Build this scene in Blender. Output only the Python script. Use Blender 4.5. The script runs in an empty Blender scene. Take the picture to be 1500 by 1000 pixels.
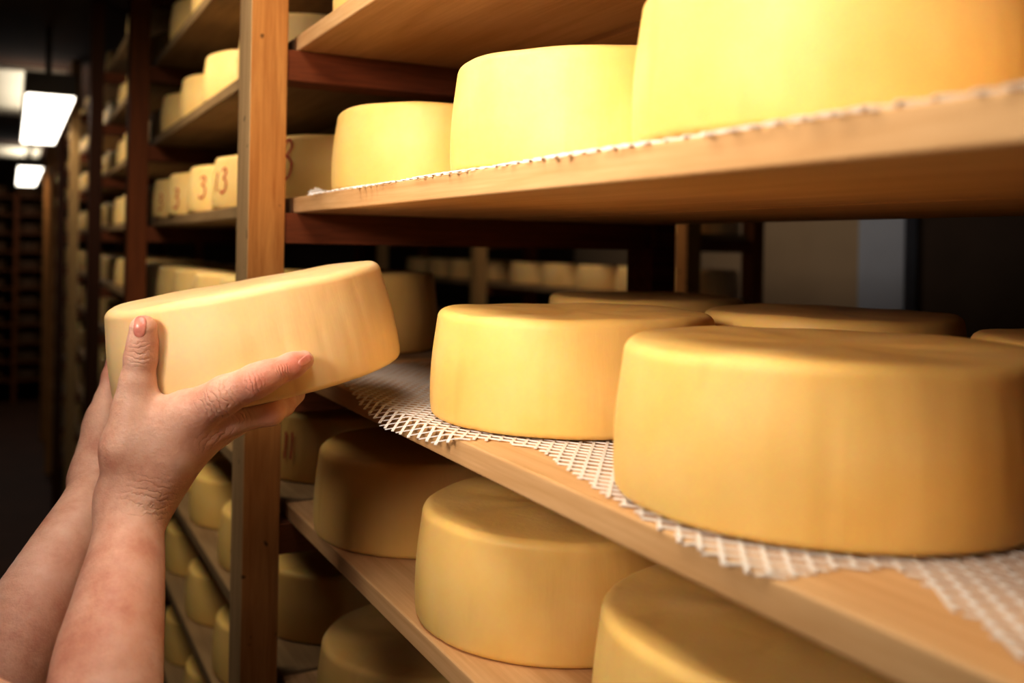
import bpy, bmesh, math, random
import numpy as np
from mathutils import Vector, Matrix

random.seed(5)
rng = np.random.default_rng(3)
SC = bpy.context.scene
COL = SC.collection

# ------------------------------------------------------------------ camera
ROLL = .018; F = 1400.; PX, PY = 750., 365.
TH = math.atan(735 / F); S, C = math.sin(TH), math.cos(TH)
CH = 1.55                       # camera height above the floor


def P(px, py, d):
    """world point seen at a pixel of the 1500x1000 photo at depth d (camera at x=0,y=0,z=CH)"""
    dx, dy = px - PX, py - PY
    u = dx * math.cos(ROLL) + dy * math.sin(ROLL)
    v = -dx * math.sin(ROLL) + dy * math.cos(ROLL)
    r = u / F * d
    return Vector((r * C + d * S, -r * S + d * C, CH - v / F * d))


def pix(p):
    r = p[0] * C - p[1] * S; d = p[0] * S + p[1] * C
    u = F * r / d; v = -F * (p[2] - CH) / d
    return (PX + u * math.cos(ROLL) - v * math.sin(ROLL), PY + u * math.sin(ROLL) + v * math.cos(ROLL), d)


Rt = Vector((C, -S, 0)); Fw = Vector((S, C, 0)); Up = Vector((0, 0, 1))
cx = Rt * math.cos(ROLL) + Up * math.sin(ROLL)
cy = Up * math.cos(ROLL) - Rt * math.sin(ROLL)
cam = bpy.data.cameras.new('camera'); co = bpy.data.objects.new('camera', cam); COL.objects.link(co)
M = Matrix.Identity(4)
for i in range(3):
    M[i][0] = cx[i]; M[i][1] = cy[i]; M[i][2] = -Fw[i]
M[2][3] = CH
co.matrix_world = M
cam.sensor_width = 36; cam.lens = 36 * F / 1500; cam.shift_y = -(500 - PY) / 1500
cam.clip_start = .02; cam.clip_end = 60
cam.dof.use_dof = True; cam.dof.focus_distance = .735; cam.dof.aperture_fstop = 4.6
SC.camera = co
SC.view_settings.view_transform = 'Standard'
SC.view_settings.look = 'None'
SC.view_settings.exposure = .12
SC.view_settings.gamma = .80
SC.cycles.max_bounces = 8
SC.cycles.use_denoising = True


# ------------------------------------------------------------------ materials
def lin(r, g, b):
    f = lambda c: (c / 255) / 12.92 if c / 255 <= .04045 else ((c / 255 + .055) / 1.055) ** 2.4
    return (f(r), f(g), f(b), 1)


class N:
    def __init__(s, name):
        s.m = bpy.data.materials.new(name); s.m.use_nodes = True
        s.t = s.m.node_tree; s.b = s.t.nodes['Principled BSDF']

    def n(s, typ, **k):
        o = s.t.nodes.new(typ)
        for a, v in k.items():
            setattr(o, a, v)
        return o

    def l(s, a, b): s.t.links.new(a, b)

    def mapped(s, scale, out='Object'):
        tc = s.n('ShaderNodeTexCoord'); mp = s.n('ShaderNodeMapping')
        mp.inputs['Scale'].default_value = scale
        s.l(tc.outputs[out], mp.inputs['Vector']); return mp.outputs[0]

    def noise(s, vec, scale, detail=4, rough=.55, dist=0):
        o = s.n('ShaderNodeTexNoise'); o.inputs['Scale'].default_value = scale
        o.inputs['Detail'].default_value = detail; o.inputs['Roughness'].default_value = rough
        o.inputs['Distortion'].default_value = dist
        s.l(vec, o.inputs['Vector']); return o.outputs['Fac']

    def ramp(s, fac, stops):
        o = s.n('ShaderNodeValToRGB'); e = o.color_ramp.elements
        e[0].position, e[0].color = stops[0]; e[1].position, e[1].color = stops[-1]
        for p, c in stops[1:-1]:
            x = e.new(p); x.color = c
        s.l(fac, o.inputs[0]); return o.outputs[0]

    def math(s, op, a, b=None):
        o = s.n('ShaderNodeMath', operation=op)
        for i, x in enumerate((a, b)):
            if x is None: continue
            if isinstance(x, (int, float)): o.inputs[i].default_value = x
            else: s.l(x, o.inputs[i])
        return o.outputs[0]

    def mix(s, fac, a, b, mode='MIX'):
        o = s.n('ShaderNodeMix', data_type='RGBA', blend_type=mode)
        for i, x in ((0, fac), (6, a), (7, b)):
            if isinstance(x, (int, float, tuple)): o.inputs[i].default_value = x
            else: s.l(x, o.inputs[i])
        return o.outputs[2]

    def bump(s, h, strength, dist):
        o = s.n('ShaderNodeBump'); o.inputs['Strength'].default_value = strength
        o.inputs['Distance'].default_value = dist
        s.l(h, o.inputs['Height']); s.l(o.outputs[0], s.b.inputs['Normal'])

    def sss(s, w, radius, scale):
        s.b.inputs['Subsurface Weight'].default_value = w
        s.b.inputs['Subsurface Radius'].default_value = radius
        s.b.inputs['Subsurface Scale'].default_value = scale


def cheese_mat(name, c1, c2, c3, sss=.35):
    m = N(name)
    v = m.mapped((1, 1, 1)); a = m.noise(v, 16, 5, .5)
    vs = m.mapped((1, 1, .07)); st = m.noise(vs, 160, 3, .6)
    vw = m.mapped((1, 1, .18)); cr = m.noise(vw, 38, 2, .5, .6)
    col = m.ramp(a, [(.25, c1), (.5, c2), (.75, c3)])
    col = m.mix(m.math('MULTIPLY', m.ramp(cr, [(.30, (1, 1, 1, 1)), (.40, (0, 0, 0, 1))]), .12), col, lin(196, 140, 60))
    m.l(col, m.b.inputs['Base Color'])
    m.b.inputs['Roughness'].default_value = .52
    m.b.inputs['Specular IOR Level'].default_value = .35
    m.sss(sss, (1, .45, .12), .012)
    h = m.math('ADD', m.math('MULTIPLY', st, .35), m.math('ADD', m.math('MULTIPLY', cr, .6), m.math('MULTIPLY', a, .3)))
    m.bump(h, .5, .0013)
    return m.m


def wood_mat(name, light, dark, axis=1, grain=1.0, rough=.6, spots=0.0, sub=None):
    m = N(name)
    sc = [14, 14, 14]; sc[axis] = 1.0
    v = m.mapped(tuple(sc))
    a = m.noise(v, 3.0 * grain, 6, .62, .7)
    sc2 = [90, 90, 90]; sc2[axis] = 2.5
    b = m.noise(m.mapped(tuple(sc2)), 4 * grain, 3, .6)
    big = m.noise(m.mapped((1, 1, 1)), 5, 3, .5)
    f = m.math('ADD', m.math('MULTIPLY', a, .7), m.math('MULTIPLY', b, .3))
    col = m.ramp(f, [(.33, dark), (.66, light)])
    col = m.mix(m.math('MULTIPLY', big, .35), col, tuple(.62 * x for x in light[:3]) + (1,))
    if spots:
        sp = m.noise(m.mapped((1, 1, 1)), 60, 1, .5)
        col = m.mix(m.math('MULTIPLY', m.ramp(sp, [(.22, (1, 1, 1, 1)), (.26, (0, 0, 0, 1))]), spots), col, lin(50, 25, 12))
    m.l(col, m.b.inputs['Base Color']); m.b.inputs['Roughness'].default_value = rough
    m.b.inputs['Specular IOR Level'].default_value = .3
    m.bump(f, .3, .0008)
    return m.m


def plain(name, col, rough=.6, var=.15, scale=8, bump=.1, emis=None, es=0, metal=0):
    m = N(name); a = m.noise(m.mapped((1, 1, 1)), scale, 5, .6)
    c2 = tuple(x * (1 - var) for x in col[:3]) + (1,)
    m.l(m.ramp(a, [(.3, c2), (.7, col)]), m.b.inputs['Base Color'])
    m.b.inputs['Roughness'].default_value = rough; m.b.inputs['Metallic'].default_value = metal
    m.bump(a, bump, .002)
    if emis:
        m.b.inputs['Emission Color'].default_value = emis; m.b.inputs['Emission Strength'].default_value = es
    return m.m


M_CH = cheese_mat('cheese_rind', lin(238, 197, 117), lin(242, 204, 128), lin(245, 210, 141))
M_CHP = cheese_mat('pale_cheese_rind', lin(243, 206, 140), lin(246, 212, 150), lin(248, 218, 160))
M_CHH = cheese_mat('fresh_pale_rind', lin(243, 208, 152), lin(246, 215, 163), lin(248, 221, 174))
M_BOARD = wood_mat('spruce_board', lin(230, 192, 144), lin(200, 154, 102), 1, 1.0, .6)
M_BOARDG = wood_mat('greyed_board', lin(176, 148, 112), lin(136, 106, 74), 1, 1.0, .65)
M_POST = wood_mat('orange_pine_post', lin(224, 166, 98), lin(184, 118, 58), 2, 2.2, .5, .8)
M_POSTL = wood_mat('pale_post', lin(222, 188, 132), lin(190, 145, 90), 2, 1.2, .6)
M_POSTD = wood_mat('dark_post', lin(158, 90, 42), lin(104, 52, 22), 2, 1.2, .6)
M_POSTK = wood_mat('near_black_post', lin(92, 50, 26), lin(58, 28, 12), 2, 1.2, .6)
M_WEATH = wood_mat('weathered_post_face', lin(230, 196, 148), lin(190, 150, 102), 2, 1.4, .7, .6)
M_BEAM = wood_mat('red_brown_beam', lin(150, 84, 46), lin(102, 50, 26), 0, 2.2, .7)
M_NET = plain('white_plastic_net', lin(240, 236, 232), .35, .04, 30, .05)
M_NETs = M_NET
M_RED = plain('red_marker_paint', lin(205, 38, 28), .6, .35, 90, .1)
M_CEIL = plain('dark_ceiling', lin(78, 46, 20), .95, .4, 3)
M_CEILP = plain('ceiling_glow_patch', lin(225, 215, 195), .7, .1, 3)  # pale so that the fixtures' glow on the ceiling is put into the colour
M_FLOOR = plain('brown_concrete_floor', lin(92, 52, 30), .7, .4, 4)
M_WALLD = plain('dark_wall', lin(78, 58, 44), .85, .3, 5)
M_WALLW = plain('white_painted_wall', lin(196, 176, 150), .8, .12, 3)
M_FRAME = plain('pale_blue_frame', lin(196, 208, 232), .5, .08, 6)
M_STEEL = plain('grey_steel', lin(110, 100, 92), .45, .2, 12, .05, metal=.6)
M_DIFF = plain('lit_diffuser', lin(255, 250, 240), .5, .02, 5, 0, (1, .93, .80, 1), 5.0)
M_DIFFN = plain('lit_warm_diffuser', lin(255, 246, 230), .5, .02, 5, 0, (1, .94, .84, 1), 6.8)


# ------------------------------------------------------------------ object helpers
def link(o, parent=None):
    COL.objects.link(o)
    if parent is not None: o.parent = parent
    return o


def tag(o, label=None, cat=None, group=None, kind=None):
    for k, v in (('label', label), ('category', cat), ('group', group), ('kind', kind)):
        if v: o[k] = v
    return o


def mesh_obj(name, verts, faces, mat, parent=None, smooth=False):
    me = bpy.data.meshes.new(name)
    me.from_pydata([tuple(map(float, v)) for v in verts], [], [tuple(map(int, f)) for f in faces])
    me.materials.append(mat)
    if smooth: me.polygons.foreach_set('use_smooth', [True] * len(me.polygons))
    me.update()
    return link(bpy.data.objects.new(name, me), parent)


def empty(name, loc, label=None, cat=None, group=None):
    o = bpy.data.objects.new(name, None); o.location = loc; o.empty_display_size = .05
    link(o); return tag(o, label, cat, group)


def box(name, lo, hi, mat, parent=None, bevel=.0, org=None, jit=0):
    """box between two world corners; its origin sits at the base centre (or inherits the parent's)"""
    lo, hi = Vector(lo), Vector(hi)
    base = Vector(((lo.x + hi.x) / 2, (lo.y + hi.y) / 2, lo.z)) if org is None else Vector(org)
    bm = bmesh.new(); bmesh.ops.create_cube(bm, size=1)
    for v in bm.verts:
        v.co = Vector(((lo.x + hi.x) / 2 + v.co.x * (hi.x - lo.x), (lo.y + hi.y) / 2 + v.co.y * (hi.y - lo.y),
                       (lo.z + hi.z) / 2 + v.co.z * (hi.z - lo.z))) - base
    if bevel: bmesh.ops.bevel(bm, geom=bm.edges[:], offset=bevel, segments=3, affect='EDGES', profile=.6)
    me = bpy.data.meshes.new(name); bm.to_mesh(me); bm.free(); me.materials.append(mat)
    o = bpy.data.objects.new(name, me)
    if parent is None: o.location = base
    else: o.location = base - parent.location
    return link(o, parent)


def struct(name, lo, hi, mat, bevel=0):
    return tag(box(name, lo, hi, mat, bevel=bevel), kind='structure')


def Z(h): return CH + h


# ------------------------------------------------------------------ the room
YB, XR, XL, YF, HC = 11.0, 2.6, -1.3, -1.6, .80
struct('floor', (XL, YF, -.06), (XR, YB, 0), M_FLOOR)
struct('ceiling', (XL, YF, Z(HC)), (XR, YB, Z(HC) + .06), M_CEIL)
struct('wall_left', (XL - .08, YF, 0), (XL, YB, Z(HC)), M_WALLD)
struct('wall_back', (XL, YB, 0), (XR, YB + .08, Z(HC)), M_WALLD)
struct('wall_front', (XL, YF - .08, 0), (XR, YF, Z(HC)), M_WALLD)
struct('wall_right', (XR, YF, 0), (XR + .08, YB, Z(HC)), M_WALLD)
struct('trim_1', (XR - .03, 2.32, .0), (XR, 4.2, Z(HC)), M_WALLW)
struct('trim_2', (XR - .06, 2.13, .0), (XR, 2.32, Z(HC)), M_FRAME, .004)
struct('trim_3', (-.55, 4.95, Z(HC) - .02), (.225, 6.75, Z(HC)), M_CEILP)  # pale slab standing in for ceiling lit by the nearer fixture
struct('trim_4', (-.55, 9.0, Z(HC) - .02), (.225, 10.2, Z(HC)), M_CEILP)  # same painted glow for the farther fixture


# ------------------------------------------------------------------ cheese wheels
WH, WR = .083, .115


def side(z, R, H):
    t = max(0, min(1, z / H)); return R - .001 + .0035 * math.sin(math.pi * min(1, t / .75) * .5 + .3) - .0075 * t ** 1.6


def wheel_mesh(name, mat, seg=128, H=WH, R=WR, seed=0, wob=1.0, rows=22):
    r_ = random.Random(seed)
    prof = []
    n = max(4, rows // 4)
    prof.append((R * .5, 0.0))
    eb, e = .005, .0075                           # bottom and top edge radii
    for i in range(n + 1):
        t = i / n * math.pi / 2
        prof.append((side(0, R, H) - eb + eb * math.sin(t), eb * (1 - math.cos(t))))
    m_ = rows // 2
    for i in range(1, m_):
        z = eb + (H - eb - e) * i / m_; prof.append((side(z, R, H), z))
    for i in range(n + 1):
        t = i / n * math.pi / 2
        prof.append((side(H - e, R, H) - e + e * math.cos(t), H - e + e * math.sin(t)))
    prof += [(R * .88, H + .0002), (R * .7, H + .0004), (R * .35, H - .0005)]
    ph = [r_.uniform(0, 6.28) for _ in range(12)]
    dents = [(r_.uniform(0, 6.28), r_.uniform(.2, .9), r_.uniform(.03, .09)) for _ in range(14)]
    V = []
    for (r, z) in prof:
        for k in range(seg):
            a = 2 * math.pi * k / seg
            f = 1 + wob * (.004 * math.sin(2 * a + ph[0]) + .0015 * math.sin(5 * a + ph[1]) + .0012 * math.sin(13 * a + ph[2] + 20 * z) + .0006 * math.sin(31 * a + ph[3]))
            dz = wob * (.0008 * math.sin(3 * a + ph[4]) + .0003 * math.sin(9 * a + ph[5])) * (z / H)
            rr = r * f
            if seg > 60 and r > R * .8:
                for (da, dz0, dw) in dents:          # narrow press creases running down the side
                    d = (a - da + math.pi) % (2 * math.pi) - math.pi
                    d += .03 * math.sin(z * 25 + da)
                    rr -= .0005 * wob * math.exp(-(d / (dw * .35)) ** 2) * (1 if z / H < dz0 else .2)
            V.append((rr * math.cos(a), rr * math.sin(a), z + dz))
    Fc = []
    for i in range(len(prof) - 1):
        for k in range(seg):
            k2 = (k + 1) % seg
            Fc.append((i * seg + k, i * seg + k2, (i + 1) * seg + k2, (i + 1) * seg + k))
    V.append((0, 0, 0)); V.append((0, 0, H)); b, t = len(V) - 2, len(V) - 1; L = (len(prof) - 1) * seg
    for k in range(seg):
        k2 = (k + 1) % seg
        Fc.append((b, k2, k)); Fc.append((t, L + k, L + k2))
    me = bpy.data.meshes.new(name); me.from_pydata(V, [], Fc); me.materials.append(mat)
    me.polygons.foreach_set('use_smooth', [True] * len(me.polygons)); me.update()
    return me


near_me = [wheel_mesh('cheese_wheel', M_CH, 192, seed=i, rows=28) for i in range(4)]
mid_me = [wheel_mesh('cheese_wheel', M_CH, 72, seed=10 + i, rows=16) for i in range(3)]
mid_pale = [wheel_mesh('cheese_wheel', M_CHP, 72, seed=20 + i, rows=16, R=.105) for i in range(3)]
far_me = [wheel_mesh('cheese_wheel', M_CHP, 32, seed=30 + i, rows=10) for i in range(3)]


def wheel(me, x, y, z, label, group=None, rot=None, tilt=(0, 0), sc=(1, 1, 1)):
    o = bpy.data.objects.new('cheese_wheel', me)
    o.location = (x, y, z); o.rotation_euler = (tilt[0], tilt[1], random.uniform(0, 6.28) if rot is None else rot)
    o.scale = sc
    link(o); return tag(o, label, 'cheese', group)


def num_mark(w, R, px, zc, strokes, size=.03, name='painted_number', th=.0013):
    """strokes painted on the wheel's side: (u along the rim, v up) in units of size, drawn where the rim faces pixel column px"""
    best = None
    for i in range(720):
        a = i / 720 * 2 * math.pi
        p = Vector((w.location.x + R * math.cos(a), w.location.y + R * math.sin(a), w.location.z + zc))
        # facing the aisle side only
        n = Vector((math.cos(a), math.sin(a), 0)); v = Vector((p.x, p.y, 0))
        if n.dot(v) > 0: continue
        e = abs(pix(p)[0] - px)
        if best is None or e < best[0]: best = (e, a)
    a0 = best[1]
    V, Fc = [], []

    def prof_r(z): return side(z, R, WH)
    for st in strokes:
        n = len(st); pts = []
        for i in range(n - 1):
            p0 = st[max(i - 1, 0)]; p1 = st[i]; p2 = st[i + 1]; p3 = st[min(i + 2, n - 1)]
            for s in range(6):
                t = s / 6
                pts.append(tuple(.5 * ((2 * p1[k]) + (-p0[k] + p2[k]) * t + (2 * p0[k] - 5 * p1[k] + 4 * p2[k] - p3[k]) * t * t + (-p0[k] + 3 * p1[k] - 3 * p2[k] + p3[k]) * t ** 3) for k in (0, 1)))
        pts.append(st[-1]); base = len(V)
        for i, (u, v) in enumerate(pts):
            q0 = pts[max(i - 1, 0)]; q1 = pts[min(i + 1, len(pts) - 1)]
            dx, dy = q1[0] - q0[0], q1[1] - q0[1]; L = math.hypot(dx, dy) or 1
            nx, ny = -dy / L, dx / L
            for sgn in (-1, 1):
                uu = u * size + sgn * nx * th; vv = v * size + sgn * ny * th
                z = zc + vv; r = prof_r(z) * 1.006 + .0005; a = a0 + uu / R
                V.append((r * math.cos(a), r * math.sin(a), z))
        for i in range(len(pts) - 1):
            Fc.append((base + 2 * i, base + 2 * i + 1, base + 2 * i + 3, base + 2 * i + 2))
    w.rotation_euler = (0, 0, 0)
    o = mesh_obj(name, V, Fc, M_RED, w); o['label'] = 'hand-painted red number strokes'
    return o


THREE = [(-.30, .78), (0.05, 1.0), (.28, .68), (.02, .28), (-.05, .18), (.15, .15), (.38, -.25), (.2, -.78), (-.18, -.95), (-.42, -.7)]
ONE = [(-1.0, .75), (-1.06, .0), (-1.0, -.8)]


# ------------------------------------------------------------------ main rack
XPF, XPB = .2275, .268        # aisle posts
XB0, XB1, XB2, XB3 = .28, .520, .535, .762
PITCH = 1.2
FRY = [1.05 + PITCH * k for k in range(7)]
LV = [('V', .566), ('U', .392), ('T', .2165), ('A', .036), ('B', -.1515), ('C', -.308), ('D', -.504), ('E', -.680), ('F', -.86), ('G', -1.04), ('H', -1.22)]
TOP = {k: h + .0178 for k, h in LV}
ORD = dict(zip('VUTABCDEFGH', ['topmost', 'second from the top', 'third from the top', 'fourth from the top', 'fifth from the top', 'sixth from the top',
                               'seventh from the top', 'eighth from the top', 'ninth from the top', 'tenth from the top', 'lowest']))
NTH = ['first', 'second', 'third', 'fourth', 'fifth', 'sixth', 'seventh']
for k, y in enumerate(FRY):
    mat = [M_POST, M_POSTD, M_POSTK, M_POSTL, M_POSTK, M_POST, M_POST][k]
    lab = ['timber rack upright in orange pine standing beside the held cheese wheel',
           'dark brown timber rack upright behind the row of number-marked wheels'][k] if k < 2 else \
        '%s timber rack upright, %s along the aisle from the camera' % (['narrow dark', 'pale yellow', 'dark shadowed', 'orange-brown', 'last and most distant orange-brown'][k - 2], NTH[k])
    fr = empty('rack_upright', (XPF, y, 0), lab, 'rack')
    fp = box('front_post', (XPF, y, 0), (XPB, y + .06, Z(HC) - .002), mat, fr, .0015)
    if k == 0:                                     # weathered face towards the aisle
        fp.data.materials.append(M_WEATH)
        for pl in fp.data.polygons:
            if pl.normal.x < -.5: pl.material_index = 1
    box('rear_post', (.765, y, 0), (.803, y + .06, Z(HC) - .002), M_BEAM, fr, .0015)
    for n, h in LV:
        box('crossbeam', (XPB, y + .002, Z(h) - .034), (.765, y + .050, Z(h)), M_BEAM, fr, .001)

for k in range(-1, 6):
    y0 = FRY[k] + .028 if k >= 0 else -.20
    y1 = FRY[k + 1] + .022
    for n, h in LV:
        if k == -1 and n in 'VH GF': continue
        rows = [(XB0, XB1, 'front')] + ([(XB2, XB3, 'rear')] if k <= 0 else [])
        for xa, xb, rw in rows:
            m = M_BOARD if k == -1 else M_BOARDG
            o = box('shelf_board', (xa, y0, Z(h)), (xb, y1, Z(h) + .0178), m, None, .0022)
            if k == -1:
                nm = {'U': 'pale shelf board above the highest wheels right of the orange upright', 'T': 'pale shelf board crossing the top left of the near bay',
                      'A': 'pale shelf board with white netting carrying the upper row of big wheels', 'B': 'pale shelf board under white netting beside the held wheel',
                      'C': 'shadowed shelf board below the netted one, carrying large wheels', 'D': 'dim shelf board at the bottom of the near bay',
                      'E': 'lowest dim shelf board of the near bay'}[n]
                if rw == 'rear': nm = 'rear plank in the dark behind the ' + nm.replace('pale ', '').replace('dim ', '').replace('shadowed ', '')
                nm = ' '.join(nm.split()[:16])
                tag(o, nm, 'shelf')
            else:
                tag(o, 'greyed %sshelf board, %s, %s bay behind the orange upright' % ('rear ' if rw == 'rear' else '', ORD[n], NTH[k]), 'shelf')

TC = {'T': .0, 'A': .0, 'B': .0}
# near bay wheels (right of the upright)
NET = .0022
near = [
    ('A', .405, .935, 'yellow cheese wheel on the upper netted shelf, next to the orange upright'),
    ('A', .405, .630, 'yellow cheese wheel in the middle of the upper netted shelf'),
    ('A', .400, .375, 'largest looking yellow cheese wheel at top right on the upper netted shelf'),
    ('A', .405, .120, 'yellow cheese wheel cut off by the right edge on the upper shelf'),
    ('B', .405, .660, 'cheese wheel standing on white netting just right of the held wheel'),
    ('B', .400, .388, 'big blurred cheese wheel on white netting at the lower right'),
    ('B', .400, .120, 'cheese wheel beyond the right edge on the lower netted shelf'),
    ('C', .390, .925, 'shadowed cheese wheel under the netted shelf, first right of the upright'),
    ('C', .397, .665, 'shadowed cheese wheel under the netted shelf, in the middle at the bottom'),
    ('C', .400, .405, 'shadowed cheese wheel cut by the bottom edge, right of the middle'),
    ('D', .395, 1.03 - .105, 'dim cheese wheel two shelves below the netting, next to the upright'),
    ('D', .400, .675, 'dim cheese wheel two shelves below the netting, cut by the bottom edge'),
    ('T', .400, .925, 'cheese wheel on the top left corner shelf beside the upright'),
    ('T', .400, .650, 'cheese wheel on the top shelf above the frame'),
]
for i, (n, x, y, lab) in enumerate(near):
    net = NET if n in 'AB' else 0
    wheel(near_me[i % 4], x, y, Z(TOP[n]) + net + .0002, lab, rot=i * 1.3, sc=(1, 1, 1.04 if n == 'C' else 1))
for n in 'ABC':
    for y in (.905, .625, .345):
        wheel(mid_me[int(y * 10) % 3], .650, y, Z(TOP[n]) + (NET if n in 'AB' and 0 else 0) + .0002,
              'dark cheese wheel, rear row of the %s, %s from upright' % ({'A': 'upper netted shelf', 'B': 'netted shelf beside the held wheel', 'C': 'shelf under the netting'}[n], NTH[[.905, .625, .345].index(y)]))

# bay behind the upright
hay = {'U': [1.25, 1.52, 1.79, 2.06], 'V': [1.3, 1.6, 1.9], 'T': [1.38, 1.66, 1.91, 2.17], 'B': [1.225, 1.50, 1.735, 1.97, 2.19], 'C': [1.225, 1.47, 1.72, 1.99],
       'D': [1.23, 1.48, 1.74, 2.02], 'E': [1.25, 1.51, 1.77, 2.05], 'F': [1.25, 1.51, 1.78, 2.05], 'G': [1.28, 1.54, 1.8, 2.07], 'H': [1.25, 1.5, 1.77, 2.06]}
marked = [(1.22, .402), (1.545, .385), (1.765, .382), (1.985, .378), (2.195, .378)]
bay1 = {}
for n, ys in hay.items():
    for j, y in enumerate(ys):
        sc = (1, 1, 1)
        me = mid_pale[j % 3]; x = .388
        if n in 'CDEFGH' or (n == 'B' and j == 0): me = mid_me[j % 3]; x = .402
        if n == 'B' and j == 0: sc = (1, 1, 1.22)
        lab = 'cheese wheel on the shelf %s in the first bay behind the orange upright, %s along' % (ORD[n], NTH[j])
        lab = lab.replace('in the first bay behind the orange upright', 'behind the orange upright')
        bay1[(n, j)] = wheel(me, x, y, Z(TOP[n]) + .0002, lab, rot=0, sc=sc)
desc = ['pale cheese wheel seen between upright and near wheels with part of a red number',
        'pale cheese wheel with red 13 touching the left side of the orange upright',
        'pale cheese wheel with a red 3, half hidden by the wheel marked 13',
        'pale cheese wheel with a red 3, third left from the orange upright',
        'pale cheese wheel next to the dark upright in the number-marked row']
for j, (y, x) in enumerate(marked):
    sc = (1, 1, 1)
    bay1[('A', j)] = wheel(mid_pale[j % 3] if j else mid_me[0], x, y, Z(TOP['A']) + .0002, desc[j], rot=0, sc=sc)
RP = .105
num_mark(bay1[('A', 1)], RP, 328, .043, [THREE, ONE], .0195)
num_mark(bay1[('A', 2)], RP, 297, .043, [THREE], .0195)
num_mark(bay1[('A', 3)], RP, 259, .032, [THREE], .0195)
num_mark(bay1[('A', 4)], RP, 236, .032, [THREE], .017)
num_mark(bay1[('A', 0)], .115, 419, .050, [THREE], .026)
num_mark(bay1[('C', 0)], .115, 418, .045, [[(0, .9), (.05, 0), (0, -.9)], [(.55, .9), (.6, 0), (.55, -.9)]], .018, 'painted_strokes')
num_mark(bay1[('B', 3)], RP, 225, .045, [[(0, .9), (.05, 0), (0, -.9)], [(.45, .9), (.5, 0), (.45, -.9)]], .02, 'painted_strokes')
num_mark(bay1[('B', 2)], RP, 250, .045, [[(0, .9), (.05, 0), (0, -.9)], [(.45, .9), (.5, 0), (.45, -.9)]], .02, 'painted_strokes')
num_mark(bay1[('T', 0)], RP, 318, .045, [THREE], .02)
num_mark(bay1[('T', 1)], RP, 284, .045, [THREE], .02)
num_mark(bay1[('T', 2)], RP, 250, .045, [THREE], .02)

# farther bays
for k in range(1, 6):
    for n, h in LV:
        m_ = 4 if k < 5 else 4
        for j in range(m_):
            y = FRY[k] + .06 + .13 + j * .262 + random.uniform(-.01, .01)
            if n in 'V' and j % 2: continue
            wheel(far_me[(j + k) % 3], .402 + random.uniform(-.006, .006), y, Z(TOP[n]) + .0002,
                  'blurred pale cheese wheel on the shelf %s in the %s rack bay' % (ORD[n], NTH[k]),
                  'wheels on the shelf %s of the %s bay' % (ORD[n], NTH[k]))

# cross rack at the end of the aisle
YC = 10.3
NUM = ['first', 'second', 'third', 'fourth', 'fifth', 'sixth', 'seventh', 'eighth', 'ninth', 'tenth', 'eleventh']
M_CHD = plain('shaded_rind', lin(120, 84, 52), .7, .3, 12)  # cheese rind darkened: the far rack's dimness is put into the colour
dark_me = [wheel_mesh('cheese_wheel', M_CHD, 32, seed=40 + i, rows=10) for i in range(2)]
for k, x in enumerate((-.62, .03, .68)):
    fr = empty('rack_upright', (x, YC, 0), 'dark rack upright at the far end of the aisle, %s from the left' % NTH[k], 'rack')
    box('front_post', (x, YC - .07, 0), (x + .04, YC - .025, 2.0), M_POSTD, fr)
    box('rear_post', (x, YC + .40, 0), (x + .04, YC + .45, 2.0), M_POSTD, fr)
    for i in range(11):
        box('crossbeam', (x, YC - .025, .2 + i * .176 - .034), (x + .04, YC + .40, .2 + i * .176), M_POSTD, fr)
for i in range(11):
    o = box('shelf_board', (-.60, YC - .02, .2 + i * .176), (.70, YC + .26, .2 + i * .176 + .0178), M_POSTD)
    tag(o, 'dark shelf board of the far cross rack, %s from the bottom' % NUM[i], 'shelf')
    for j in range(4):
        wheel(dark_me[j % 2], -.43 + j * .285 + (.02 if j > 1 else 0), YC + .12, .2 + i * .176 + .018,
              'tiny dark cheese wheel, %s shelf from the bottom of the far cross rack' % NUM[i], 'wheels on the %s shelf of the far cross rack' % NUM[i])

# second rack glimpsed through the gap
X2 = 1.66
lab2 = ['orange lit rack upright seen through the gap on the right', 'thin rack upright in the middle of the background gap', 'thin rack upright just right of the held wheel in the background']
for k, y in enumerate((2.12, 3.47, 4.62)):
    fr = empty('rack_upright', (X2, y, 0), lab2[k], 'rack')
    box('front_post', (X2, y, 0), (X2 + .05, y + .05, Z(HC) - .002), M_POST if k == 0 else M_POSTL, fr, .001)
    box('rear_post', (1.90, y, 0), (1.94, y + .05, Z(HC) - .002), M_POSTD, fr, .001)
    for n, h in LV[1:8]:
        box('crossbeam', (X2 + .05, y + .005, Z(h) - .034), (1.90, y + .045, Z(h)), M_BEAM, fr)
for k, (ya, yb) in enumerate(((2.145, 3.49), (3.50, 4.64))):
    for n, h in LV[2:7]:
        o = box('shelf_board', (X2 + .06, ya, Z(h)), (1.897, yb, Z(h) + .0178), M_BOARDG)
        tag(o, 'board of the background rack on the right, shelf %s, %s bay' % (ORD[n], 'near' if k == 0 else 'far'), 'shelf')
        for j in range(5 if k == 0 else 4):
            y = ya + .15 + j * .25
            if y > yb - .15: continue
            if n in 'AB':
                wheel(far_me[j % 3], X2 + .19, y, Z(TOP[n]) + .0002,
                      'small background wheel, shelf %s, %s in the %s bay' % (ORD[n], NTH[j], 'near' if k == 0 else 'far'))


# ------------------------------------------------------------------ white plastic netting
def edge_B(y):
    ys = [-.1, .198, .238, .279, .290, .291, .309, .354, .42, .47, .553, .585, .599, .612, .647, .701, .784, .872, .93, 1.0]
    xs = [.270, .297, .315, .334, .318, .284, .274, .276, .284, .294, .312, .300, .285, .266, .262, .257, .268, .283, .292, .30]
    return float(np.interp(y, ys, xs))


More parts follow.
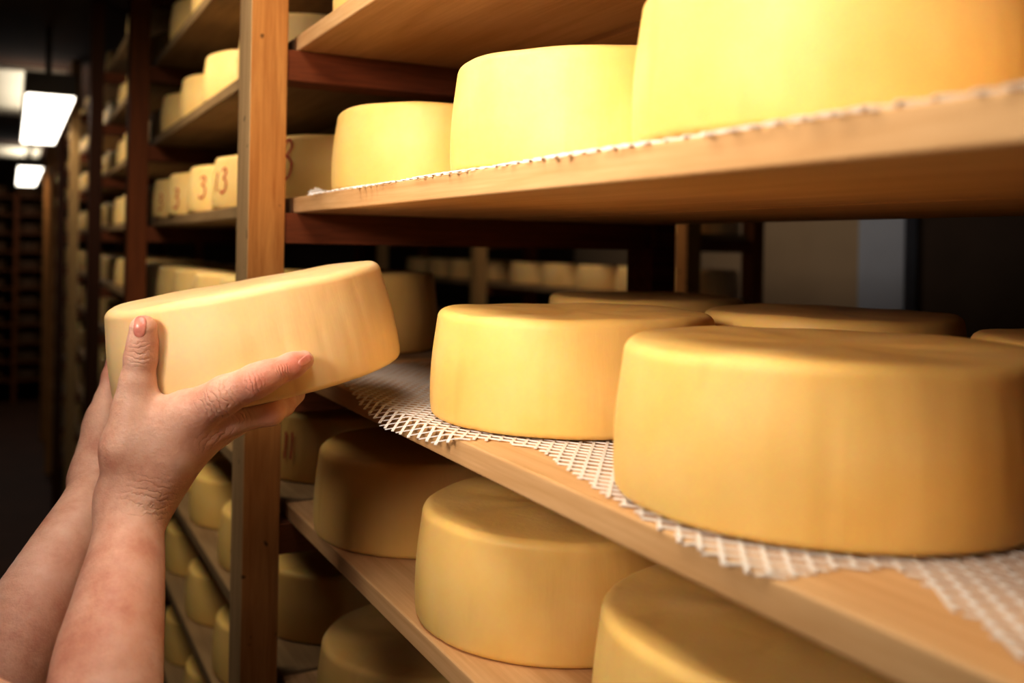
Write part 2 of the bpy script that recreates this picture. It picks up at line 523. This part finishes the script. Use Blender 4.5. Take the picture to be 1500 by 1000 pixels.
def edge_A(y):
    return .2755 + .0025 * math.sin(y * 37) + (.0015 * math.sin(y * 90)) + (.02 * max(0, (y - .99) / .05) if y > .99 else 0)


def netting(name, top, edge, x1, y0, y1, label, curl=0):
    sp = .0118; w = .0011; t = .0004; step = .0045
    V, Fc = [], []
    dx, dy = .60, .80            # strand slopes give long diamonds

    def zz(x, y):
        e = edge(y)
        z = top + .0011 + .0003 * math.sin(x * 90 + y * 31)
        drop = XB0 - .001 - x
        if drop > 0: z -= min(drop * .4, .010)
        if curl: z += curl * min(1, max(0, (.345 - x) / .06)) * max(0, (y - (y1 - .08)) / .08) ** 2
        return z
    for sgn in (1, -1):
        # lines: x*dy - sgn*y*dx = c
        cs = np.arange(-1.4, 1.4, sp * .78)
        for ci, c in enumerate(cs):
            pts = []
            y = y0
            while y <= y1:
                x = (c + sgn * y * dx) / dy
                if edge(y) <= x <= x1: pts.append((x, y))
                else:
                    if len(pts) > 1: emit(V, Fc, pts, zz, w, t, sgn, dx, dy)
                    pts = []
                y += step * .8
            if len(pts) > 1: emit(V, Fc, pts, zz, w, t, sgn, dx, dy)
    o = mesh_obj(name, V, Fc, M_NET)
    return tag(o, label, 'netting')


def emit(V, Fc, pts, zz, w, t, sgn, dx, dy):
    b = len(V)
    nx, ny = dy, -sgn * dx
    for (x, y) in pts:
        z = zz(x, y)
        V += [(x - nx * w, y - ny * w, z - t), (x + nx * w, y + ny * w, z - t), (x + nx * w, y + ny * w, z + t), (x - nx * w, y - ny * w, z + t)]
    for i in range(len(pts) - 1):
        q = b + 4 * i
        for a, c in ((0, 1), (1, 2), (2, 3), (3, 0)):
            Fc.append((q + a, q + c, q + 4 + c, q + 4 + a))
    q = b + 4 * (len(pts) - 1)
    Fc.append((b, b + 3, b + 2, b + 1)); Fc.append((q, q + 1, q + 2, q + 3))


netting('shelf_netting', Z(TOP['B']), edge_B, .60, .02, 1.03, 'white diamond-mesh plastic netting spilling over the shelf edge right of the held wheel')
netting('shelf_netting', Z(TOP['A']), edge_A, .47, .02, 1.055, 'white plastic netting under the upper row of big wheels', curl=.016)


# ------------------------------------------------------------------ ceiling lights
def fixture(x0, x1, y0, y1, hb, th, label, mat):
    f = empty('ceiling_light', ((x0 + x1) / 2, (y0 + y1) / 2, Z(hb)), label, 'light')
    box('diffuser', (x0 + .006, y0 + .006, Z(hb)), (x1 - .006, y1 - .006, Z(hb) + .012), mat, f, .002)
    box('housing', (x0, y0, Z(hb) + .012), (x1, y1, Z(hb) + th), M_STEEL, f, .003)
    for yy in (y0 + .3, y1 - .3):
        box('hanger', ((x0 + x1) / 2 - .01, yy, Z(hb) + th), ((x0 + x1) / 2 + .01, yy + .02, Z(HC) - .001), M_STEEL, f)
    return f


fixture(.035, .2, 3.72, 5.5, .5, .088, 'bright rectangular ceiling light over the aisle, the nearer one', M_DIFF)
fixture(.035, .2, 7.45, 9.8, .5, .075, 'bright ceiling light over the aisle, the smaller farther one', M_DIFF)
fixture(-.10, .13, .0, 1.0, .5, .07, 'bright ceiling light over the aisle above the photographer', M_DIFFN)


def area(name, loc, target, size, sy, power, col, spread=180):
    l = bpy.data.lights.new(name, 'AREA'); l.shape = 'RECTANGLE'; l.size = size; l.size_y = sy; l.energy = power; l.color = col; l.spread = math.radians(spread)
    o = bpy.data.objects.new(name, l); o.location = loc
    o.rotation_euler = (Vector(target) - Vector(loc)).to_track_quat('-Z', 'Y').to_euler()
    return link(o)


area('fill_light', (-.66, .22, Z(.36)), (.33, .58, Z(.17)), .35, .3, 2.25, (1, .90, .80), 60)
area('first_bay_fill', (-.12, 1.48, Z(.62)), (.34, 1.70, Z(-.05)), .22, .3, 2.3, (1, .88, .66), 100)  # added fill for the wheels behind the upright, belongs to no fixture
area('second_bay_fill', (-.30, 2.75, Z(.42)), (.38, 3.15, Z(.15)), .3, .2, 1.3, (1, .88, .66), 100)  # added fill that warms the next bay's wheels, no lamp stands here
area('ceiling_fill_near', (.1, 5.6, Z(.60)), (.1, 5.6, Z(.8)), .2, 1.6, 4, (1, .95, .85))  # unseen lamp added to brighten the pale ceiling slab
area('ceiling_fill_far', (.1, 9.4, Z(.60)), (.1, 9.4, Z(.8)), .2, 1.2, 4, (1, .95, .85))  # likewise added, for the farther ceiling slab
area('side_wall_fill', (1.3, 2.6, Z(.7)), (2.6, 2.6, Z(-.2)), .4, .4, 5, (1, .82, .62))  # added fill for the pale wall on the right, source unseen
area('rear_rack_fill', (1.2, 3.4, Z(.7)), (1.7, 3.4, Z(-.2)), .3, 1.6, .8, (1, .82, .6))  # added fill for the background rack's wheels, source unseen
W = bpy.data.worlds.new('world'); SC.world = W; W.use_nodes = True
W.node_tree.nodes['Background'].inputs[0].default_value = (.09, .05, .025, 1)
W.node_tree.nodes['Background'].inputs[1].default_value = .05

# ------------------------------------------------------------------ held wheel
HWC = P(373, 487, .80)
tr, tp = math.radians(10.6), .055          # rolled right side up, tipped to the camera
q_roll = Matrix.Rotation(-tr, 3, Fw)         # about the viewing axis
q_tip = Matrix.Rotation(.055, 3, Rt)
Rm = (q_roll @ q_tip)
held_me = wheel_mesh('cheese_wheel', M_CHH, 256, seed=77, rows=36, R=.1165, H=.083)
ho = bpy.data.objects.new('cheese_wheel', held_me); link(ho)
m4 = Rm.to_4x4(); zax = Vector((Rm[0][2], Rm[1][2], Rm[2][2]))
ho.matrix_world = Matrix.Translation(HWC - zax * .0415) @ m4
tag(ho, 'pale yellow cheese wheel tilted and held in two hands in front of the rack', 'cheese')
HWI = np.array(Rm.transposed()); HWCn = np.array(HWC)


# ------------------------------------------------------------------ signed-distance modelling of the person
def V3(p): return np.array(p, dtype=np.float32)


def cap(a, b, ra, rb, k=.004): return ('c', V3(a), V3(b), ra, rb, k)


def ell(c, r, k=.01): return ('e', V3(c), V3(r), 0, 0, k)


def prim(p, pts):
    if p[0] == 'c':
        a, b, ra, rb = p[1:5]; ab = b - a; L = float(ab @ ab) + 1e-12
        t = np.clip(((pts - a) @ ab) / L, 0, 1)
        q = pts - (a + t[:, None] * ab)
        return np.sqrt((q * q).sum(1)) - (ra + (rb - ra) * t)
    c, r = p[1:3]
    q = (pts - c) / r; k0 = np.sqrt((q * q).sum(1)); k1 = np.sqrt(((q / r) ** 2).sum(1)) + 1e-9
    return k0 * (k0 - 1) / k1


def smin(a, b, k):
    h = np.clip(.5 + .5 * (b - a) / k, 0, 1)
    return b * (1 - h) + a * h - k * h * (1 - h)


def wheel_sdf(pts):
    q = (pts - HWCn) @ HWI.T
    tt = np.clip((q[:, 2] + .0415) / .083, 0, 1)
    r = np.sqrt(q[:, 0] ** 2 + q[:, 1] ** 2) - (.1165 + .0012 * 2 - .0075 * tt ** 1.6)
    z = np.abs(q[:, 2]) - .0415
    e = .010
    rr, zz_ = r + e, z + e
    return np.minimum(np.maximum(rr, zz_), 0) + np.sqrt(np.maximum(rr, 0) ** 2 + np.maximum(zz_, 0) ** 2) - e


def field(groups, pts, carve=False):
    d = None
    for kg, prims in groups:
        g = None
        for p in prims:
            v = prim(p, pts); g = v if g is None else smin(g, v, p[5])
        d = g if d is None else smin(d, g, kg)
    if carve: d = -smin(-d, wheel_sdf(pts) - .0006, .0015)
    return d


def surface(groups, lo, hi, res, carve=False):
    lo = np.array(lo, np.float32); hi = np.array(hi, np.float32)
    n = np.ceil((hi - lo) / res).astype(int) + 1
    xs = [lo[i] + np.arange(n[i], dtype=np.float32) * res for i in range(3)]
    D = np.empty(n, np.float32)
    yy, zg = np.meshgrid(xs[1], xs[2], indexing='ij')
    for i in range(0, n[0], 8):
        j = min(i + 8, n[0])
        X = np.repeat(xs[0][i:j], yy.size)
        pts = np.stack([X, np.tile(yy.ravel(), j - i), np.tile(zg.ravel(), j - i)], 1)
        D[i:j] = field(groups, pts, carve).reshape(j - i, n[1], n[2])
    ins = D < 0
    cn = n - 1
    cnt = np.zeros(cn, np.int8)
    offs = [(a, b, c) for a in (0, 1) for b in (0, 1) for c in (0, 1)]
    for a, b, c in offs: cnt += ins[a:a + cn[0], b:b + cn[1], c:c + cn[2]]
    act = (cnt > 0) & (cnt < 8)
    idx = -np.ones(cn, np.int64); ac = np.argwhere(act); idx[act] = np.arange(len(ac))
    acc = np.zeros((len(ac), 3), np.float32); wt = np.zeros(len(ac), np.float32)
    for o in offs:
        for ax in range(3):
            if o[ax]: continue
            o2 = list(o); o2[ax] = 1
            d0 = D[ac[:, 0] + o[0], ac[:, 1] + o[1], ac[:, 2] + o[2]]
            d1 = D[ac[:, 0] + o2[0], ac[:, 1] + o2[1], ac[:, 2] + o2[2]]
            m = (d0 < 0) != (d1 < 0)
            t = np.where(m, d0 / np.where(m, d0 - d1, 1), 0)
            pos = np.tile(np.array(o, np.float32), (len(ac), 1)); pos[:, ax] = t
            acc[m] += pos[m]; wt[m] += 1
    vs = lo + (ac + acc / wt[:, None]) * res
    quads = []
    for ax in range(3):
        sl0 = [slice(None)] * 3; sl1 = [slice(None)] * 3
        sl0[ax] = slice(0, n[ax] - 1); sl1[ax] = slice(1, n[ax])
        A, B = ins[tuple(sl0)], ins[tuple(sl1)]
        e = np.argwhere(A != B); u, v = (ax + 1) % 3, (ax + 2) % 3
        ok = (e[:, u] > 0) & (e[:, v] > 0) & (e[:, u] < cn[u]) & (e[:, v] < cn[v]); e = e[ok]
        fl = A[e[:, 0], e[:, 1], e[:, 2]]
        c = []
        for du, dv in ((-1, -1), (0, -1), (0, 0), (-1, 0)):
            f = e.copy(); f[:, u] += du; f[:, v] += dv; c.append(idx[f[:, 0], f[:, 1], f[:, 2]])
        q = np.stack(c, 1); q[~fl] = q[~fl][:, ::-1]; quads.append(q)
    q = np.concatenate(quads)
    for _ in range(2):                                  # settle the vertices on the surface
        d = field(groups, vs, carve); g = grad(groups, vs, carve)
        vs = vs - g * np.clip(d, -res, res)[:, None] * .9
    return vs, q


def grad(groups, p, carve=False, e=4e-4):
    g = np.stack([field(groups, p + np.eye(3, dtype=np.float32)[i] * e, carve) - field(groups, p - np.eye(3, dtype=np.float32)[i] * e, carve) for i in range(3)], 1)
    return g / (np.linalg.norm(g, axis=1, keepdims=True) + 1e-9)


def pr(x, d): return x * d / F


def pc(a, b, k=.004):
    """capsule from two (px, py, depth, radius in px)"""
    return cap(P(*a[:3]), P(*b[:3]), pr(a[3], a[2]), pr(b[3], b[2]), k)


def chain(pts, k=.004): return [pc(pts[i], pts[i + 1], k) for i in range(len(pts) - 1)]


def limb(pts, m=7):
    """smoothly interpolated chain of (x, y, z, r) points"""
    q = [tuple(P(*p[:3])) + (pr(p[3], p[2]),) if not isinstance(p[0], Vector) else tuple(p[0]) + (p[1],) for p in pts]
    out = []
    for i in range(len(q) - 1):
        p0, p1, p2, p3 = q[max(i - 1, 0)], q[i], q[i + 1], q[min(i + 2, len(q) - 1)]
        for s_ in range(m):
            t = s_ / m
            out.append([.5 * (2 * p1[k] + (p2[k] - p0[k]) * t + (2 * p0[k] - 5 * p1[k] + 4 * p2[k] - p3[k]) * t * t + (3 * p1[k] - p0[k] - 3 * p2[k] + p3[k]) * t ** 3) for k in range(4)])
    out.append(q[-1])
    return [cap(a[:3], b[:3], a[3], b[3], .0006) for a, b in zip(out, out[1:])]


# ---- right hand (near the camera): back of the hand faces the lens, thumb up, index along the rim
elR = P(150, 1190, .56)
wristR = (188, 748, .695, 43)
palmR = limb([(elR, .034), (155, 1000, .60, 80), (174, 880, .640, 64), (187, 795, .675, 51), (187, 730, .694, 45)]) + [
    pc((205, 742, .70, 30), (222, 700, .705, 30), .02),
    pc((188, 745, .695, 42), (189, 655, .690, 36), .008),
    pc((189, 655, .690, 36), (201, 592, .692, 30), .012),
    pc((200, 730, .695, 42), (286, 606, .690, 32), .012),
    pc((205, 735, .70, 40), (304, 630, .700, 29), .012),
    pc((212, 735, .71, 34), (288, 652, .722, 26), .012),
    pc((215, 730, .72, 30), (262, 680, .742, 24), .012),
    pc((212, 622, .692, 34), (272, 604, .690, 31), .014),
    pc((225, 660, .700, 40), (255, 640, .700, 40), .014)]
thumbR = chain([(197, 600, .689, 27), (202, 560, .688, 25), (206.5, 522, .686, 22.5), (209, 502, .6845, 20.5), (210, 481, .683, 19.5)], .004)
indexR = chain([(286, 603, .690, 34), (330, 578, .677, 28), (376, 557, .674, 24.5), (392, 550, .675, 22), (428, 535, .685, 18.5), (445, 527.5, .691, 14.5)], .004)
middleR = chain([(312, 626, .700, 27), (345, 613, .698, 21), (396, 602, .705, 20.5), (414, 592, .730, 17.5), (432, 577, .765, 15)], .004)
ringR = chain([(292, 652, .722, 24), (345, 620, .745, 18), (385, 602, .78, 16), (400, 590, .81, 14)], .004)
knuck = [pc((371, 561, .6675, 15), (375, 559, .6675, 14))]
littleR = chain([(264, 678, .742, 22), (310, 640, .770, 16), (340, 618, .80, 14), (352, 605, .82, 12)], .004)
GR = [(.01, palmR), (.008, thumbR), (.007, indexR), (.006, middleR), (.005, ringR), (.005, littleR), (.009, knuck)]

# ---- left hand (far side)
elL = P(-40, 1070, .66)
palmL = limb([(elL, .034), (28, 930, .70, 66), (90, 812, .75, 50), (126, 742, .795, 38), (143, 700, .832, 34)]) + [
    pc((142, 700, .832, 33), (160, 640, .850, 32), .012),
    pc((142, 700, .832, 33), (150, 610, .850, 22), .012),
    pc((150, 690, .84, 28), (195, 655, .85, 26), .012),
    pc((150, 690, .84, 28), (205, 625, .86, 24), .012),
    pc((150, 690, .84, 28), (190, 600, .875, 22), .012)]
thumbL = chain([(146, 622, .850, 20), (155, 585, .862, 16), (163, 552, .872, 13), (167, 530, .878, 11.5)], .004)
indexL = chain([(190, 600, .875, 19), (215, 590, .87, 16), (250, 590, .865, 14), (270, 585, .86, 12)], .004)
middleL = chain([(205, 625, .86, 19), (240, 612, .85, 16), (280, 605, .845, 15), (300, 600, .84, 12)], .004)
ringL = chain([(200, 645, .852, 18), (235, 632, .84, 15), (270, 622, .83, 14), (285, 615, .825, 11)], .004)
littleL = chain([(192, 662, .848, 16), (220, 655, .83, 13.5), (245, 645, .82, 12), (258, 638, .815, 10)], .004)
GL = [(.01, palmL), (.008, thumbL), (.006, indexL), (.006, middleL), (.005, ringL), (.005, littleL)]


def bounds(groups, m=.006):
    lo = np.full(3, 9e9); hi = -lo
    for _, ps in groups:
        for p in ps:
            if p[0] == 'c':
                for c, r in ((p[1], p[3]), (p[2], p[4])): lo = np.minimum(lo, c - r); hi = np.maximum(hi, c + r)
            else: lo = np.minimum(lo, p[1] - p[2]); hi = np.maximum(hi, p[1] + p[2])
    return lo - m, hi + m


vR, qR = surface(GR, *bounds(GR), .0017, True)
vL, qL = surface(GL, *bounds(GL), .0024, True)

# ---- the rest of the body, standing in the aisle left of the frame, facing the rack
bx_, by_ = -.235, .80
shR = Vector((bx_ + .02, by_ - .185, Z(-.165))); shL = Vector((bx_ + .02, by_ + .185, Z(-.165)))
hipR = Vector((bx_, by_ - .09, .90)); hipL = Vector((bx_, by_ + .09, .90))
knR = Vector((bx_ + .015, by_ - .10, .48)); knL = Vector((bx_ + .015, by_ + .10, .48))
anR = Vector((bx_ - .02, by_ - .10, .085)); anL = Vector((bx_ - .02, by_ + .11, .085))
hd = Vector((bx_ + .045, by_, Z(.075)))
torso = [ell((bx_, by_, 1.24), (.105, .165, .17), .05), ell((bx_, by_, 1.03), (.10, .15, .15), .05), ell((bx_, by_, .92), (.105, .165, .11), .05),
         cap(shR + Vector((-.01, .03, 0)), shL + Vector((-.01, -.03, 0)), .055, .055, .04)]
arms = [cap(shR, elR, .052, .040, .03), cap(shL, elL, .052, .040, .03)]
legs = [cap(hipR, knR, .085, .055, .03), cap(knR, anR, .054, .036, .03), cap(hipL, knL, .085, .055, .03), cap(knL, anL, .054, .036, .03),
        cap(anR, anR + Vector((.14, 0, -.05)), .038, .028, .02), cap(anL, anL + Vector((.14, 0, -.05)), .038, .028, .02)]
headp = [cap(Vector((bx_, by_, Z(-.14))), Vector((hd.x - .01, by_, Z(-.02))), .056, .052, .02), ell(hd, (.088, .074, .105), .02),
         ell(hd + Vector((.035, 0, -.06)), (.05, .048, .05), .02), cap(hd + Vector((.085, 0, .012)), hd + Vector((.103, 0, -.028)), .008, .013, .012),
         ell(hd + Vector((.005, .075, -.01)), (.018, .009, .03), .004), ell(hd + Vector((.005, -.075, -.01)), (.018, .009, .03), .004),
         cap(hd + Vector((.082, -.018, -.058)), hd + Vector((.082, .018, -.058)), .009, .009, .008)]
GB = [(.03, torso), (.03, arms), (.03, legs), (.02, headp)]
vB, qB = surface(GB, *bounds(GB), .009)


def mat_skin():
    m = N('skin')
    at = m.n('ShaderNodeAttribute', attribute_name='tone')
    v = m.mapped((1, 1, 1)); a = m.noise(v, 45, 5, .65); b = m.noise(v, 14, 3, .5)
    f = m.math('ADD', m.math('MULTIPLY', a, .5), m.math('MULTIPLY', b, .5))
    base = m.ramp(f, [(.36, lin(208, 156, 134)), (.5, lin(226, 184, 162)), (.64, lin(236, 202, 184))])
    col = m.mix(m.math('MULTIPLY', at.outputs['Fac'], .55), base, lin(214, 112, 92))
    m.l(col, m.b.inputs['Base Color'])
    m.b.inputs['Roughness'].default_value = .48; m.b.inputs['Specular IOR Level'].default_value = .35
    m.sss(.22, (1, .35, .18), .006)
    geo = m.n('ShaderNodeNewGeometry')
    tot = None
    # skin folds: (point, direction across the folds, reach, period, strength)
    for (p, p2, rad, per, am) in WR_:
        c = Vector(p); ax = (Vector(p2) - c).normalized()
        sub = m.n('ShaderNodeVectorMath', operation='SUBTRACT'); m.l(geo.outputs['Position'], sub.inputs[0]); sub.inputs[1].default_value = c
        dt = m.n('ShaderNodeVectorMath', operation='DOT_PRODUCT'); m.l(sub.outputs[0], dt.inputs[0]); dt.inputs[1].default_value = ax
        ln = m.n('ShaderNodeVectorMath', operation='LENGTH'); m.l(sub.outputs[0], ln.inputs[0])
        wob = m.math('MULTIPLY', m.noise(v, 95, 3, .6), per * 3.2)
        ph = m.math('MULTIPLY', m.math('ADD', dt.outputs['Value'], wob), 6.283 / per)
        sn = m.math('POWER', m.math('ABSOLUTE', m.math('SINE', m.math('MULTIPLY', ph, .5))), .5)
        fall = m.math('MAXIMUM', m.math('SUBTRACT', 1.0, m.math('DIVIDE', ln.outputs['Value'], rad)), 0.0)
        h = m.math('MULTIPLY', m.math('MULTIPLY', sn, fall), am)
        tot = h if tot is None else m.math('ADD', tot, h)
    fine = m.noise(v, 420, 3, .6)
    tot = m.math('ADD', tot, m.math('ADD', m.math('MULTIPLY', fine, .2), m.math('ADD', m.math('MULTIPLY', a, .5), m.math('MULTIPLY', b, .6))))
    m.bump(tot, .9, .0020)
    return m.m


def hit(px, py, groups, d0=.50, carve=True):
    """surface point of the hand seen through a pixel"""
    o = np.array((0, 0, CH), np.float32); dr = np.array(P(px, py, 1.0)) - o; L = np.linalg.norm(dr); dr = (dr / L).astype(np.float32)
    t = d0 * L
    for _ in range(80):
        v = float(field(groups, (o + dr * t)[None, :].astype(np.float32), carve)[0])
        t += v * .8
        if abs(v) < 5e-5: break
        if t > 1.2: return None
    return o + dr * t


def hv(px, py, g=GR):
    h = hit(px, py, g)
    return P(px, py, .69) if h is None else Vector([float(x) for x in h])


WR_ = [(hv(205, 520), hv(206, 500), .012, .0036, .4), (hv(372, 562), hv(392, 553), .011, .0030, .5), (hv(318, 596), hv(345, 584), .024, .0044, .5),
       (hv(318, 640), hv(340, 652), .018, .0046, .55), (hv(415, 545), hv(430, 540), .007, .002, .6), (hv(222, 735), hv(238, 690), .026, .005, .4),
       (hv(355, 606), hv(375, 602), .012, .003, .5)]
M_SKIN = mat_skin()
M_NAIL = N('nail'); M_NAIL.b.inputs['Base Color'].default_value = lin(226, 150, 132); M_NAIL.b.inputs['Roughness'].default_value = .28
M_NAIL.sss(.2, (1, .4, .3), .003)
_nn = M_NAIL.noise(M_NAIL.mapped((1, 1, 1)), 200, 2); M_NAIL.l(M_NAIL.ramp(_nn, [(.3, lin(212, 134, 120)), (.7, lin(228, 160, 142))]), M_NAIL.b.inputs['Base Color'])
M_NAIL = M_NAIL.m

nR, nL = len(vR), len(vL)
va = np.concatenate([vR, vL, vB]); qa = np.concatenate([qR, qL + nR, qB + nR + nL])
me = bpy.data.meshes.new('person')
me.vertices.add(len(va)); me.vertices.foreach_set('co', va.astype(np.float32).ravel())
me.loops.add(qa.size); me.loops.foreach_set('vertex_index', qa.astype(np.int32).ravel())
me.polygons.add(len(qa)); me.polygons.foreach_set('loop_start', (np.arange(len(qa)) * 4).astype(np.int32))
me.polygons.foreach_set('use_smooth', [True] * len(qa))
me.update(calc_edges=True); me.validate()
me.materials.append(M_SKIN)
tone = np.zeros(len(va), np.float32)
for (p, r, s) in [(P(209, 480, .70), .016, .9), (P(445, 527, .672), .018, 1.0), (P(420, 537, .668), .014, .5), (P(374, 562, .66), .010, .7), (P(318, 645, .69), .014, .25),
                  (P(205, 515, .69), .012, .35), (P(400, 610, .69), .012, .6), (P(300, 590, .67), .014, .25), (P(165, 530, .87), .02, .8), (P(160, 900, .60), .07, .3), (P(60, 880, .70), .06, .3)]:
    dd = np.linalg.norm(va - np.array(p), axis=1); tone += s * np.exp(-(dd / r) ** 2)
at = me.attributes.new('tone', 'FLOAT', 'POINT'); at.data.foreach_set('value', np.clip(tone, 0, 1).astype(np.float32))
person = link(bpy.data.objects.new('person', me))
tag(person, 'person with bare forearms reaching in from the left, both hands gripping a cheese wheel', 'person')


def nail(cxp, cyp, ang, a, b, groups):
    """nail plate laid on the fingertip; ang = direction of the finger in the picture"""
    V, Fc = [], []
    nr, ns = 6, 28
    ca, sa = math.cos(ang), math.sin(ang)
    cc = hit(cxp, cyp, groups)
    for _ in range(12):
        if cc is not None: break
        cxp -= 1.6; cyp += .6; cc = hit(cxp, cyp, groups)
    print('nail', cxp, cyp, cc)
    gn = grad(groups, cc[None, :].astype(np.float32), True)[0]
    pts = []
    for i in range(nr + 1):
        for j in range(ns):
            t = 2 * math.pi * j / ns; r = i / nr
            x = math.copysign(abs(math.cos(t)) ** .6, math.cos(t)) * a * r; y = math.copysign(abs(math.sin(t)) ** .8, math.sin(t)) * b * r
            h = hit(cxp + x * ca - y * sa, cyp + x * sa + y * ca, groups)
            if h is None or np.linalg.norm(h - cc) > .012: h = pts[-ns] if i else cc
            g = grad(groups, h[None, :].astype(np.float32), True)[0]
            lift = .0005 if i < nr else -.0003
            pts.append(h + g * lift)
    for i in range(nr):
        for j in range(ns):
            j2 = (j + 1) % ns; Fc.append((i * ns + j, i * ns + j2, (i + 1) * ns + j2, (i + 1) * ns + j))
    o = mesh_obj('fingernail', pts, Fc, M_NAIL, person, True)
    return o


nail(205, 478, math.radians(-84), 17, 10, GR)
nail(447, 528, math.radians(-36), 11.5, 6.5, GR)


def cloth(name, groups, res, mat, zlo=None, zhi=None, parent=person):
    lo, hi = bounds(groups)
    if zlo is not None: lo[2] = zlo
    if zhi is not None: hi[2] = zhi
    v, q = surface(groups, lo, hi, res)
    return mesh_obj(name, v, q, mat, parent, True)


def grow(ps, g):
    out = []
    for p in ps:
        if p[0] == 'c': out.append(('c', p[1], p[2], p[3] + g, p[4] + g, p[5]))
        else: out.append(('e', p[1], p[2] + g, 0, 0, p[5]))
    return out


M_SHIRT = plain('white_cotton', lin(120, 118, 116), .85, .08, 20, .3)
M_TROU = plain('grey_trousers', lin(88, 90, 98), .85, .15, 20, .3)
M_SHOE = plain('white_rubber', lin(200, 200, 198), .6, .1, 20, .1)
M_HAIR = plain('brown_hair', lin(60, 38, 24), .7, .4, 60, .6)
slR = shR.lerp(elR, .5); slL = shL.lerp(elL, .5)
cloth('shirt', [(.03, grow(torso, .009)), (.03, [cap(shR, slR, .062, .052, .03), cap(shL, slL, .062, .052, .03)])], .010, M_SHIRT, .86)
for e, wv in ((elR, P(158, 990, .655)), (elL, P(28, 930, .79))):
    pass
cloth('trousers', [(.03, grow([torso[2]] + legs[:4], .011))], .011, M_TROU, .10, .98)
for an in (anR, anL):
    cloth('shoe', [(.02, [cap(an + Vector((-.02, 0, -.03)), an + Vector((.15, 0, -.045)), .048, .040, .02), cap(an + Vector((-.03, 0, -.045)), an + Vector((.02, 0, .0)), .040, .046, .02)])], .009, M_SHOE, .0)
cloth('hair', [(.02, [ell(hd + Vector((-.022, 0, .03)), (.088, .084, .098), .01), ell(hd + Vector((-.04, 0, -.02)), (.06, .078, .08), .01)])], .007, M_HAIR, Z(.075) - .09)


def ball(name, c, r, mat, parent):
    bm = bmesh.new(); bmesh.ops.create_uvsphere(bm, u_segments=16, v_segments=10, radius=r)
    for v in bm.verts: v.co += c
    me = bpy.data.meshes.new(name); bm.to_mesh(me); bm.free(); me.materials.append(mat)
    me.polygons.foreach_set('use_smooth', [True] * len(me.polygons))
    return link(bpy.data.objects.new(name, me), parent)


M_EYE = plain('eye_white', lin(235, 230, 225), .2, .05, 20, 0)
M_IRIS = plain('dark_iris', lin(50, 34, 22), .2, .2, 60, 0)
M_LIP = plain('lips', lin(186, 96, 84), .5, .15, 60, .1)
for s in (-1, 1):
    e = ball('eye', hd + Vector((.068, s * .031, .008)), .0135, M_EYE, person)
    ball('iris', hd + Vector((.0775, s * .031, .008)), .006, M_IRIS, e)
v, q = surface([(.004, [cap(hd + Vector((.089, -.02, -.057)), hd + Vector((.089, .02, -.057)), .005, .005)])], hd + Vector((.08, -.03, -.065)), hd + Vector((.097, .03, -.05)), .002)
mesh_obj('lips', v, q, M_LIP, person, True)
